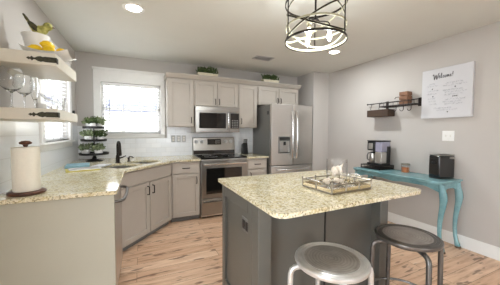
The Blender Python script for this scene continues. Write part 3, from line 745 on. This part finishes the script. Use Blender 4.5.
glassware('martini_glass', 'stemmed shallow cocktail glass near the far end of the lower shelf', 'cocktail glass', -.60, 2.16, [(0, 0), (.032, 0), (.032, .002), (.006, .008), (.004, .02), (.004, .075), (.009, .082), (.048, .13), (.046, .13), (.006, .086), (0, .085)], m='glass')
glassware('tumbler', 'slender clear tumbler at the far front corner of the lower shelf', 'tumbler', -.535, 2.215, [(0, 0), (.02, 0), (.028, .115), (.0265, .115), (.0185, .006), (0, .006)])
glassware('shot_glass', 'short clear shot glass in front of the cocktail glass', 'shot glass', -.545, 2.10, [(0, 0), (.016, 0), (.021, .045), (.0195, .045), (.0145, .007), (0, .007)])
t = thing('mug', 'small white cup on the lower shelf behind the cocktail glass', 'mug', (-.655, 2.215, 1.4415))
MB().lathe([(0, 0), (.026, 0), (.032, .01), (.034, .065), (.031, .065), (.029, .012), (0, .008)], n=24).build('cup', 'ceramic', t)
MB().tube([(.03, 0, .052), (.05, 0, .05), (.056, 0, .035), (.048, 0, .018), (.029, 0, .016)], .0045, 8).build('handle', 'ceramic', t)

# upper shelf: white urn, bird, lemon bowl
zs = 1.7665
o = MB().lathe([(0, 0), (.05, 0), (.054, .008), (.038, .022), (.048, .045), (.062, .085), (.072, .12), (.08, .130), (.08, .135), (.07, .132), (.057, .09), (.04, .045), (0, .035)], n=40).build('bowl', 'ceramic'); o.location = (-.665, 2.205, zs); o.scale = (1.0, 1.0, 1.62)
tag(o, 'round white footed ceramic bowl under the bird on the upper shelf', 'bowl')
# bird perched on the rim: tail up at the left, head at the right
BO = Vector((-.66, 2.21, zs+.219)); t = thing('bird_figurine', 'green and yellow bird figurine with raised tail on the upper shelf', 'figurine', BO)
sp = [(-.105, .175), (-.085, .145), (-.062, .108), (-.04, .082), (-.012, .058), (.018, .046), (.045, .056), (.062, .075), (.078, .088), (.096, .086), (.103, .083)]
sp = [(x*.78*(.72 if x < 0 else 1), z*.78*(.85 if x < 0 else 1)) for x, z in sp]
rr = [.95*q for q in (.004, .007, .010, .016, .027, .033, .029, .021, .024, .017, .005)]
MB().tube([(x, 0, z) for x, z in sp], rr, 16).ball((.0577, 0, .0686), .0255).build('body', 'birdcol', t, smooth=80)
for sg in (-1, 1):
    m = Matrix.Rotation(math.radians(46), 4, 'Y')
    MB().ball((-.010, sg*.024, .051), .04, 14, (1, .18, .42), m).build('wing', 'wing', t, smooth=80)
    MB().cyl((.009, sg*.010, .016), (.009, sg*.011, 0), .0035, 8).build('leg', 'wing', t)
MB().tube([(-.036, 0, .078), (-.052, 0, .104), (-.066, 0, .128)], [.008, .009, .005], 10).build('tail', 'wing', t, smooth=80)
MB().lathe([(0, 0), (.0065, 0), (0, .018)], (.079, 0, .067), 10, Matrix.Rotation(math.radians(100), 4, 'Y')).build('beak', 'footwood', t)
t.scale = (1.1, 1.1, 1.1)
MB().ball((.065, -.0235, .073), .0035).ball((.065, .0235, .073), .0035).build('eye', 'black', t)
# flared square bowl for the lemons
def sqbowl():
    s = MB(); vs = []; n = 4
    lev = [(.05, 0), (.052, .012), (.075, .022), (.122, .044), (.118, .046), (.082, .034), (.06, .032)]
    m = 8
    for r, z in lev:
        for c in range(4):
            for i in range(m):
                u = i/m; a = [(-1, -1), (1, -1), (1, 1), (-1, 1)][c]; b_ = [(1, -1), (1, 1), (-1, 1), (-1, -1)][c]
                x = (a[0]*(1-u)+b_[0]*u)*r; y = (a[1]*(1-u)+b_[1]*u)*r
                k_ = max(0, (abs(x*y)/(r*r))-.0); zz = z*(1+.55*k_**3*(z > .02)); s_ = 1-.06*(1-k_)
                vs.append((x*s_, y*s_, zz))
    fs = []; N = 4*m
    for i in range(len(lev)-1):
        for j in range(N): fs.append((i*N+j, i*N+(j+1) % N, (i+1)*N+(j+1) % N, (i+1)*N+j))
    fs += [tuple(reversed(range(N))), tuple(range((len(lev)-1)*N, len(lev)*N))]
    return s.add(vs, fs)
o = sqbowl().build('square_bowl', 'ceramic', smooth=60); o.location = (-.54, 2.03, zs); tag(o, 'flared square white dish of lemons at the front of the upper shelf', 'bowl')
lem = [(-.06, -.05, .031), (.008, -.06, .031), (-.06, .03, .031), (.062, -.012, .036), (.012, .055, .031), (-.012, -.008, .076)]
ln = ['lemon at the left front of the white dish', 'lemon at the middle front of the white dish', 'lemon at the back left of the white dish', 'lemon at the right of the white dish', 'lemon at the far side of the white dish', 'lemon on top of the pile in the white dish']
for (x, y, z), l in zip(lem, ln):
    o = MB().lathe([(0, -.044), (.006, -.041), (.012, -.034), (.024, -.022), (.0295, 0), (.024, .022), (.012, .034), (.006, .041), (0, .043)], n=18, m=Matrix.Rotation(random.uniform(0, 6.2), 4, 'Z') @ Matrix.Rotation(PI/2, 4, 'X')).build('lemon', 'lemon', smooth=80)
    o.location = (-.54+x, 2.03+y, zs+z+.033); tag(o, l, 'lemon', 'lemons in the white dish')

# ------------------------------------------------------------------ island
IX0, IX1, IY0, IY1 = .60, 1.70, 1.195, 1.86
o = Vector((1.15, 1.5, 0)); t = thing('kitchen_island', 'charcoal panelled kitchen island base under the granite top', 'island', o)
MB(o).box(IX0+.018, IX1-.018, IY0+.075, IY1-.02, .0, .888).build('body', 'island', t, bevel=.002)
for (x, y) in ((IX0, IY0), (IX1-.085, IY0)): MB(o).box(x, x+.085, y, y+.09, 0, .889).build('corner_post', 'island', t, bevel=.003)
for xa in (IX0, IX1-.02):
    s = MB(o); s.box(xa, xa+.02, IY0+.09, IY0+.15, .12, .889).box(xa, xa+.02, IY1-.06, IY1, .0, .889).box(xa, xa+.02, IY0+.15, IY1-.06, .80, .889).box(xa, xa+.02, IY0+.09, IY1-.06, 0, .12)
    s.build('side_frame', 'island', t, bevel=.003)
s = MB(o); s.box(IX0+.085, IX1-.085, IY0+.055, IY0+.0745, 0, .11).box(IX0+.085, IX1-.085, IY0+.055, IY0+.0745, .82, .889)
s.build('back_rail', 'island', t, bevel=.002)
MB(o).box(1.148, 1.156, IY0+.068, IY0+.0755, .11, .82).build('panel_seam', 'black', t)
t = thing('outlet', 'dark outlet plate on the left side of the island', 'outlet', (IX0+.0175, 1.408, .70), PI/2*-1)
MB().box(-.06, .06, -.006, 0, -.046, .046).build('plate', 'fridgeside', t, bevel=.002)
MB().box(-.048, -.007, -.009, -.006, -.03, .03).box(.007, .048, -.009, -.006, -.03, .03).build('socket', 'black', t, bevel=.003)
ol = round_poly([(.585, .958), (1.785, .985), (1.785, 1.945), (.585, 1.945)], [.075, .085, .03, .03], 8)
o = slab('island_countertop', ol, [], .890, .914, 'granite', origin=(1.17, 1.4, 0)); tag(o, 'speckled yellow granite top of the kitchen island', 'countertop')
zi = .9145

# serving tray
t = thing('serving_tray', 'rectangular silver mirrored serving tray with railing on the island', 'tray', (1.262, 1.285, zi), math.radians(3))
a, b_ = .188, .14
MB().box(-a, a, -b_, b_, 0, .012).build('base', 'traymetal', t, bevel=.002)
MB().box(-a+.012, a-.012, -b_+.012, b_-.012, .012, .0135).build('mirror_panel', 'mirror', t)
MB().box(-a, a, -b_, -b_+.006, .012, .034).box(-a, a, b_-.006, b_, .012, .034).box(-a, -a+.006, -b_+.006, b_-.006, .012, .034).box(a-.006, a, -b_+.006, b_-.006, .012, .034).build('side_wall', 'champagne', t, bevel=.001)
s = MB()
for (x0, y0, x1, y1) in ((-a, -b_, a, -b_), (a, -b_, a, b_), (a, b_, -a, b_), (-a, b_, -a, -b_)):
    s.tube([(x0, y0, .058), (x1, y1, .058)], .0055, 8)
s.build('rail', 'traymetal', t)
for x in (-a, -a/3, a/3, a):
    for y in (-b_, b_): MB().cyl((x, y, .012), (x, y, .066), .006, 10).ball((x, y, .068), .008, 10).build('post', 'traymetal', t)
for x in (-a, a): MB().cyl((x, 0, .012), (x, 0, .06), .006, 10).build('post', 'traymetal', t)
for sg in (-1, 1):
    MB().tube([(sg*a, -.06, .058), (sg*(a+.022), -.055, .072), (sg*(a+.03), 0, .076), (sg*(a+.022), .055, .072), (sg*a, .06, .058)], .006, 10).build('handle', 'chrome', t)
zt = zi+.0137
HX, HY = 1.295, 1.315
def cylglass(name, label, x, y, r, h):
    o = MB().lathe([(0, 0), (r, 0), (r, h), (r-.003, h), (r-.003, .006), (0, .006)], n=40).build(name, 'glass', smooth=60); o.location = (x, y, zt); return tag(o, label, 'vase')
cylglass('glass_cylinder', 'wide clear glass cylinder of seashells on the serving tray', HX, HY, .074, .185)
# shells: spiral whelks in and beside the glass
def shell(label, x, y, z, size, tilt, rz):
    s = MB(); n = 44; pts = []; rad = []
    for i in range(n):
        u = i/(n-1); a = u*4.2*PI; R = .42*(u**1.4)
        pts.append((R*math.cos(a), R*math.sin(a), 1.25-1.25*u**.8)); rad.append(.02+.36*u**1.3)
    s.tube(pts, rad, 12); s.lathe([(0, -.75), (.12, -.6), (.34, -.2), (.36, .1), (.15, .7), (0, 1.2)], n=14)
    o = s.build('seashell', 'shell', smooth=80); o.scale = (size,)*3; o.location = (x, y, z); o.rotation_euler = (tilt, 0, rz)
    return tag(o, label, 'seashell', 'seashells on the serving tray')
shell('large pale whelk shell upright inside the glass cylinder', HX+.006, HY+.008, zt+.095, .064, .75, 1.2)
shell('pale whelk shell lying at the bottom left inside the glass cylinder', HX-.022, HY-.02, zt+.036, .036, 1.4, 1.2)
shell('pale shell lying at the bottom right inside the glass cylinder', HX+.034, HY-.014, zt+.030, .029, 1.5, -1.0)
shell('pale whelk shell leaning on the tray left of the glass cylinder', HX-.115, HY-.02, zt+.04, .044, 1.35, .3)
shell('small pale shell on the tray before the glass cylinder', HX-.03, HY-.105, zt+.022, .022, 1.5, 2.0)
o = cylglass('glass_votive', 'short clear glass votive at the right end of the serving tray', 1.408, 1.27, .027, .085)

# ------------------------------------------------------------------ stools
def stool(label, x, y, rz, mseat, mtop, mleg):
    t = thing('bar_stool', label, 'stool', (x, y, 0), rz, 'backless metal stools')
    z = .655
    MB().lathe([(0, z-.03), (.165, z-.03), (.182, z-.026), (.188, z-.014), (.186, z-.004), (.180, z), (.172, z), (.168, z-.004), (.160, z-.004), (.156, z-.001), (.153, z-.001), (.150, z-.004), (.138, z-.004), (0, z-.006)], n=56).build('seat', mseat, t)
    MB().lathe([(0, z-.0055), (.132, z-.0035), (.138, z-.0035), (.138, z-.001), (.132, z-.0005), (0, z-.0025)], n=48).build('seat_panel', mtop, t)
    for k in range(4):
        a = PI/4+k*PI/2; d = Vector((math.cos(a), math.sin(a), 0))
        prof = [(.09, z-.045), (.165, z-.045), (.19, z-.05), (.206, z-.063), (.212, z-.085), (.215, .40), (.219, .15), (.222, .012)]
        MB().tube([d*r+Vector((0, 0, h)) for r, h in prof], .0145, 12).build('leg', mleg, t)
        MB().cyl(d*.2219+Vector((0, 0, .018)), d*.222, .0175, 12).build('foot_cap', 'black', t)
    n = 40; MB().tube([(.217*math.cos(2*PI*i/n), .217*math.sin(2*PI*i/n), .23) for i in range(n)], .008, 8, True).build('foot_ring', mleg, t)
    MB().lathe([(0, z-.055), (.12, z-.055), (.14, z-.031), (0, z-.031)], n=32).build('seat_mount', mleg, t)
stool('light silver metal stool, the one nearer the island left corner', .895, .935, .38, 'silverpaint', 'spunsilver', 'silverpaint')
stool('dark gunmetal stool with brown grey seat nearest the teal table', 1.545, .955, .30, 'gunmetal', 'spunworn', 'gunmetal')

# ------------------------------------------------------------------ console table
CX0, CX1, CY0, CY1, CZ = 2.885, 3.305, 1.44, 2.63, .78
o = Vector((3.095, 2.035, 0)); t = thing('console_table', 'distressed teal console table with curved legs against the right wall', 'table', o)
s = MB(o)
ol = [(CX0, CY0+.03), (CX0+.03, CY0), (CX1, CY0), (CX1, CY1), (CX0+.03, CY1), (CX0, CY1-.03)]
def inset(d): return [(max(CX0+d, min(CX1-d*.5, x)) if True else x, max(CY0+d, min(CY1-d, y))) for x, y in ol]
s.prism(inset(0), 2, CZ-.016, CZ).prism(inset(.014), 2, CZ-.034, CZ-.016)
s.build('table_top', 'teal', t, bevel=.005)
s = MB(o)
def scallop(a0, a1, zt_, zb_, n=24):
    pts = [(a0, zt_), (a1, zt_)]
    for i in range(n+1):
        u = 1-i/n; x = a0+(a1-a0)*u
        e = min(u, 1-u)*(a1-a0)
        z = zb_+.055*min(1, max(0, (e-.02)/.14))**.7 - .018*max(0, 1-abs(u-.5)*7)
        pts.append((x, z))
    return pts
fx, fy = CX0+.075, CY0+.035; bx, by = CX1-.04, CY1-.04
s.prism(scallop(fy, by, CZ-.034, CZ-.135), 0, fx-.009, fx+.009)
s.prism(scallop(fx, bx, CZ-.034, CZ-.125), 1, fy-.009, fy+.009)
s.prism(scallop(fx, bx, CZ-.034, CZ-.125), 1, by-.009, by+.009)
s.prism(scallop(fy, by, CZ-.034, CZ-.125), 0, bx-.009, bx+.009)
s.build('apron', 'teal', t, bevel=.002)
for (x, y, sx, sy) in ((fx, fy, -.12, -1), (bx, fy, .0, -1), (fx, by, -.12, 1), (bx, by, .0, 1)):
    d = Vector((sx, sy, 0)).normalized(); P0 = Vector((x, y, 0)) - o
    zz = [.742, .69, .64, .585, .52, .43, .33, .22, .13, .07, .035, .012]
    off = [0, .004, .014, .021, .017, .004, -.008, -.010, -.002, .012, .022, .026]
    rad = [.027, .031, .037, .037, .031, .026, .0225, .020, .0195, .021, .026, .022]
    lg = MB().tube([P0+d*f+Vector((0, 0, z)) for z, f in zip(zz, off)], rad, 14).build('leg', 'teal', t, smooth=60)
    MB().lathe([(0, 0), (.024, 0), (.03, .008), (.027, .02), (0, .024)], P0+d*.028, 14).build('foot', 'footwood', lg)

# things on the console
t = thing('pod_drawer', 'low black wire coffee drawer under the coffee maker', 'drawer', (3.15, 2.41, CZ))
s = MB().box(-.15, .15, -.155, .155, .006, .012).box(-.15, .15, -.155, .155, .054, .06)
for x in (-.145, .145):
    for y in (-.15, .15): s.box(x-.005, x+.005, y-.005, y+.005, 0, .058)
s.build('frame', 'black', t)
s = MB().box(-.148, .14, -.145, .145, .014, .018)
for i in range(12): s.cyl((-.148, -.143+i*.026, .016), (-.148, -.143+i*.026, .05), .0025, 6)
for i in range(11): s.cyl((-.14+i*.028, -.148, .016), (-.14+i*.028, -.148, .05), .0025, 6)
s.tube([(-.148, -.145, .05), (-.148, .145, .05)], .003, 6).tube([(-.14, -.148, .034), (.14, -.148, .034)], .002, 6); s.build('tray', 'darkwire', t)
o = Vector((3.16, 2.395, CZ+.0605)); t = thing('coffee_maker', 'black coffee maker with steel side panel on the teal console', 'coffee maker', o)
MB().box(-.10, .10, -.115, .115, 0, .028).build('base', 'black', t, bevel=.006)
MB().box(.02, .10, -.115, .115, .028, .27).build('column', 'black', t, bevel=.006)
MB().box(-.10, .10, -.005, .115, .205, .335).build('brew_head', 'black', t, bevel=.01)
MB().box(-.103, .103, -.118, .118, .335, .352).build('lid', 'black', t, bevel=.006)
MB().box(-.09, .09, -.113, -.012, .19, .334).build('reservoir', 'reservoir', t, bevel=.006)
MB().box(-.095, .018, -.114, -.012, .03, .185).build('side_panel', 'steel', t, bevel=.005)
MB().box(-.104, -.10, .02, .09, .225, .31).build('front_plate', 'steel', t, bevel=.002)
o2 = Vector((3.11, 2.45, CZ+.0605+.0285)); t = thing('carafe', 'steel carafe with black handle sitting in the coffee maker', 'carafe', o2)
MB().lathe([(0, 0), (.04, 0), (.045, .008), (.046, .09), (.036, .125), (.03, .135), (0, .135)], n=28).build('body', 'steel', t, smooth=60)
MB().lathe([(0, .1355), (.031, .1355), (.03, .155), (0, .158)], n=24).build('lid', 'black', t)
MB().tube([(-.028, .02, .14), (-.055, .036, .135), (-.066, .042, .10), (-.064, .041, .05), (-.042, .026, .03)], .008, 10).build('handle', 'black', t)
t = thing('candle_jar', 'small amber candle jar with metal lid on the teal console', 'candle', (3.205, 2.03, CZ+.0005)); t.scale = (1.25, 1.25, 1.2)
MB().lathe([(0, .003), (.036, .003), (.036, .055), (0, .055)], n=28).build('wax', 'amber', t)
MB().lathe([(0, 0), (.04, 0), (.041, .005), (.041, .078), (.0385, .078), (.0385, .0025), (0, .0025)], n=28).build('jar', 'glass', t, smooth=60)
MB().lathe([(0, .0785), (.043, .0785), (.043, .092), (.038, .096), (0, .096)], n=28).build('lid', 'traymetal', t)
o = Vector((3.185, 1.60, CZ+.0005)); t = thing('toaster', 'black boxy toaster with silver top on the near end of the console', 'toaster', o, math.radians(-13))
MB().box(-.11, .11, -.065, .065, .008, .262).build('body', 'blackglass', t, bevel=.012, seg=3)
MB().box(-.105, .105, -.06, .06, 0, .008).build('base', 'black', t)
MB().box(-.108, .108, -.062, .062, .2625, .275).build('top_plate', 'steelh', t, bevel=.004)
MB().box(-.08, .08, -.035, -.012, .275, .2765).box(-.08, .08, .012, .035, .275, .2765).build('slot', 'black', t)
MB().box(.03, .105, -.068, -.0652, .228, .252).build('badge', 'steelh', t)
MB().box(-.125, -.111, -.02, .02, .17, .19).build('lever', 'black', t, bevel=.003)

# ------------------------------------------------------------------ right wall: rack, sign, switch
o = Vector((XR, 2.3, 1.69)); t = thing('wall_rack', 'dark wire wall rack with shelf and cup hooks on the right wall', 'rack', o)
s = MB(o)
xw, xf, zd, zr = XR-.008, XR-.15, 1.68, 1.745
s.tube([(xw, 1.93, zd), (xf, 1.93, zd), (xf, 2.42, zd), (xw, 2.42, zd), (xw, 1.93, zd)], .007, 8)
for i in range(11): s.cyl((xw, 1.955+i*.044, zd), (xf, 1.955+i*.044, zd), .0035, 6)
s.tube([(xf, 1.93, zd+.045), (xf, 2.42, zd+.045)], .004, 8)
for i in range(8): s.cyl((xf, 1.93+i*.07, zd), (xf, 1.93+i*.07, zd+.045), .003, 6)
s.build('wire_shelf', 'darkwire', t)
s = MB(o).tube([(XR-.05, 1.93, zr), (XR-.05, 2.70, zr)], .006, 8).ball((XR-.05, 2.70, zr), .013, 10).cyl((XR-.05, 2.66, zr), (XR-.001, 2.66, zr), .006, 8)
s.build('rail', 'darkwire', t)
for y in (1.945, 2.40): MB(o).box(XR-.006, XR-.0005, y-.02, y+.02, 1.655, 1.765).build('wall_plate', 'darkwire', t)
for y in (1.965, 2.065, 2.165):
    c = [(xf, y, zd), (xf, y, 1.645)] + [(xf, y+.024-.024*math.cos(a), 1.62-.024*math.sin(a)) for a in [PI*i/8 for i in range(9)]]
    MB(o).tube(c, .0045, 8).build('hook', 'darkwire', t)
o = Vector((XR-.09, 2.44, 1.54)); t = thing('hanging_basket', 'dark woven basket hanging from the left end of the wall rack', 'basket', o)
b_ = MB(o); x0, x1, y0, y1, z0, z1 = XR-.165, XR-.02, 2.27, 2.615, 1.54, 1.64
b_.box(x0, x1, y0, y1, z0, z0+.006).box(x0, x0+.008, y0, y1, z0, z1).box(x1-.008, x1, y0, y1, z0, z1).box(x0, x1, y0, y0+.008, z0, z1).box(x0, x1, y1-.008, y1, z0, z1)
b_.build('body', 'wicker', t, bevel=.003)
for y in (2.46, 2.60): MB(o).tube([(XR-.09, y, 1.625), (XR-.105, y, 1.66), (XR-.085, y, 1.72), (XR-.05, y, zr+.0075), (XR-.035, y, zr-.01)], .0035, 8).build('hook', 'darkwire', t)
o = Vector((XR-.09, 2.08, zd+.007)); t = thing('wooden_crate', 'small brown slatted wooden crate on top of the wall rack', 'crate', o)
s = MB(o); zb = zd+.0075
for i in range(3): s.box(XR-.14, XR-.13, 2.025, 2.135, zb+i*.058, zb+.048+i*.058).box(XR-.05, XR-.04, 2.025, 2.135, zb+i*.058, zb+.048+i*.058).box(XR-.13, XR-.05, 2.025, 2.035, zb+i*.058, zb+.048+i*.058).box(XR-.13, XR-.05, 2.125, 2.135, zb+i*.058, zb+.048+i*.058)
for x in (XR-.13, XR-.06):
    for y in (2.035, 2.115): s.box(x, x+.01, y, y+.01, zb, zb+.164)
s.box(XR-.13, XR-.05, 2.035, 2.125, zb, zb+.01)
s.build('slats', 'crate', t, bevel=.002)
MB(o).tube([(XR-.135, 2.135, zb+.10), (XR-.135, 2.185, zb+.10), (XR-.135, 2.20, zb+.08)], .004, 8).build('handle', 'darkwire', t)

def sign():
    xf = XR-.04; y0, y1, z0, z1 = 1.905, 1.385, 1.484, 2.083    # y0 = left edge as seen
    o = Vector((XR, 1.645, 1.78)); t = thing('canvas_sign', 'large white welcome canvas with handwritten text on the right wall', 'sign', o)
    MB(o).box(xf, XR-.001, y1, y0, z0, z1).build('canvas', 'canvas', t, bevel=.003)
    def P(u, v): return (xf-.0012, y0-u*(y0-y1), z0+v*(z1-z0))
    def stroke(s, pts, r):
        # smooth with Catmull-Rom
        out = []; q = [pts[0]]+pts+[pts[-1]]
        for i in range(1, len(q)-2):
            for k in range(4):
                tt = k/4; a, b, c, d = q[i-1], q[i], q[i+1], q[i+2]
                out.append(tuple(.5*((2*b[j])+(-a[j]+c[j])*tt+(2*a[j]-5*b[j]+4*c[j]-d[j])*tt*tt+(-a[j]+3*b[j]-3*c[j]+d[j])*tt**3) for j in (0, 1)))
        out.append(pts[-1]); s.tube([P(*p) for p in out], r, 6)
    s = MB(o); ox, oy, k = .25, .79, .098
    def G(pts, dx): return [(ox+(dx+x)*k*.92, oy+y*k) for x, y in pts]
    stroke(s, G([(-.15, .75), (.0, 1.0), (.12, .9), (.2, .1), (.28, 0), (.6, .85), (.75, .1), (.85, 0), (1.2, 1.05), (1.35, 1.1)], 0), .0042)
    stroke(s, G([(1.2, .3), (1.45, .45), (1.5, .65), (1.35, .6), (1.3, .25), (1.45, .12), (1.65, .25)], 0), .0032)
    stroke(s, G([(1.65, .25), (1.9, .7), (1.92, 1.05), (1.82, 1.0), (1.8, .3), (1.9, .12), (2.05, .25)], 0), .0032)
    stroke(s, G([(2.5, .5), (2.35, .58), (2.2, .35), (2.3, .14), (2.5, .25)], 0), .0032)
    stroke(s, G([(2.8, .55), (2.62, .45), (2.65, .15), (2.85, .2), (2.88, .45), (2.8, .55), (3.0, .5)], 0), .0032)
    stroke(s, G([(3.1, .15), (3.12, .5), (3.25, .55), (3.3, .15), (3.34, .5), (3.46, .55), (3.52, .2), (3.65, .18)], 0), .0032)
    stroke(s, G([(3.7, .3), (3.92, .45), (3.9, .6), (3.78, .5), (3.78, .25), (3.9, .13), (4.05, .25)], 0), .0032)
    stroke(s, G([(4.35, 1.05), (4.3, .7), (4.27, .38)], 0), .0036); stroke(s, G([(4.24, .14), (4.26, .12)], 0), .004)
    s.build('welcome_lettering', 'ink', t, smooth=80)
    rng = random.Random(5)
    def line(u0, u1, v, r=.0019):
        n = max(6, int((u1-u0)*110)); pts = [(u0+(u1-u0)*i/n, v+rng.choice((-.008, .008, -.004, .011))) for i in range(n+1)]
        # words with gaps
        i = 0
        while i < n-2:
            L = rng.randint(4, 9); w = pts[i:min(n+1, i+L)]
            if len(w) > 2: stroke(s, w, r)
            i += L+1
    for v, a, b in ((.70, .16, .30), (.655, .12, .36), (.56, .14, .36), (.50, .12, .34), (.40, .14, .30), (.345, .16, .36), (.29, .18, .36), (.68, .50, .86), (.635, .46, .90), (.545, .46, .84), (.50, .50, .90), (.455, .48, .86), (.36, .50, .88), (.315, .46, .80), (.27, .50, .86), (.20, .28, .66), (.16, .34, .74)):
        s = MB(o); line(a, b, v); s.build('text_line', 'greytext', t, smooth=80)
    s = MB(o)
    for u, v in ((.235, .60), (.69, .595), (.655, .415), (.69, .415), (.725, .415), (.25, .445), (.56, .12)):
        stroke(s, [(u-.006, v+.004), (u, v-.008), (u+.008, v+.006), (u, v+.002), (u-.006, v+.004)], .0038)
    s.build('heart_marks', 'ink', t, smooth=80)
sign()
t = thing('light_switch', 'white double light switch plate under the welcome canvas', 'switch', (XR-.0005, 1.613, 1.27), -PI/2)
MB().box(-.062, .062, -.006, 0, -.06, .06).build('plate', 'white', t, bevel=.003)
for x in (-.024, .024): MB().box(x-.006, x+.006, -.014, -.006, -.012, .012).build('toggle', 'ventwhite', t, bevel=.002)
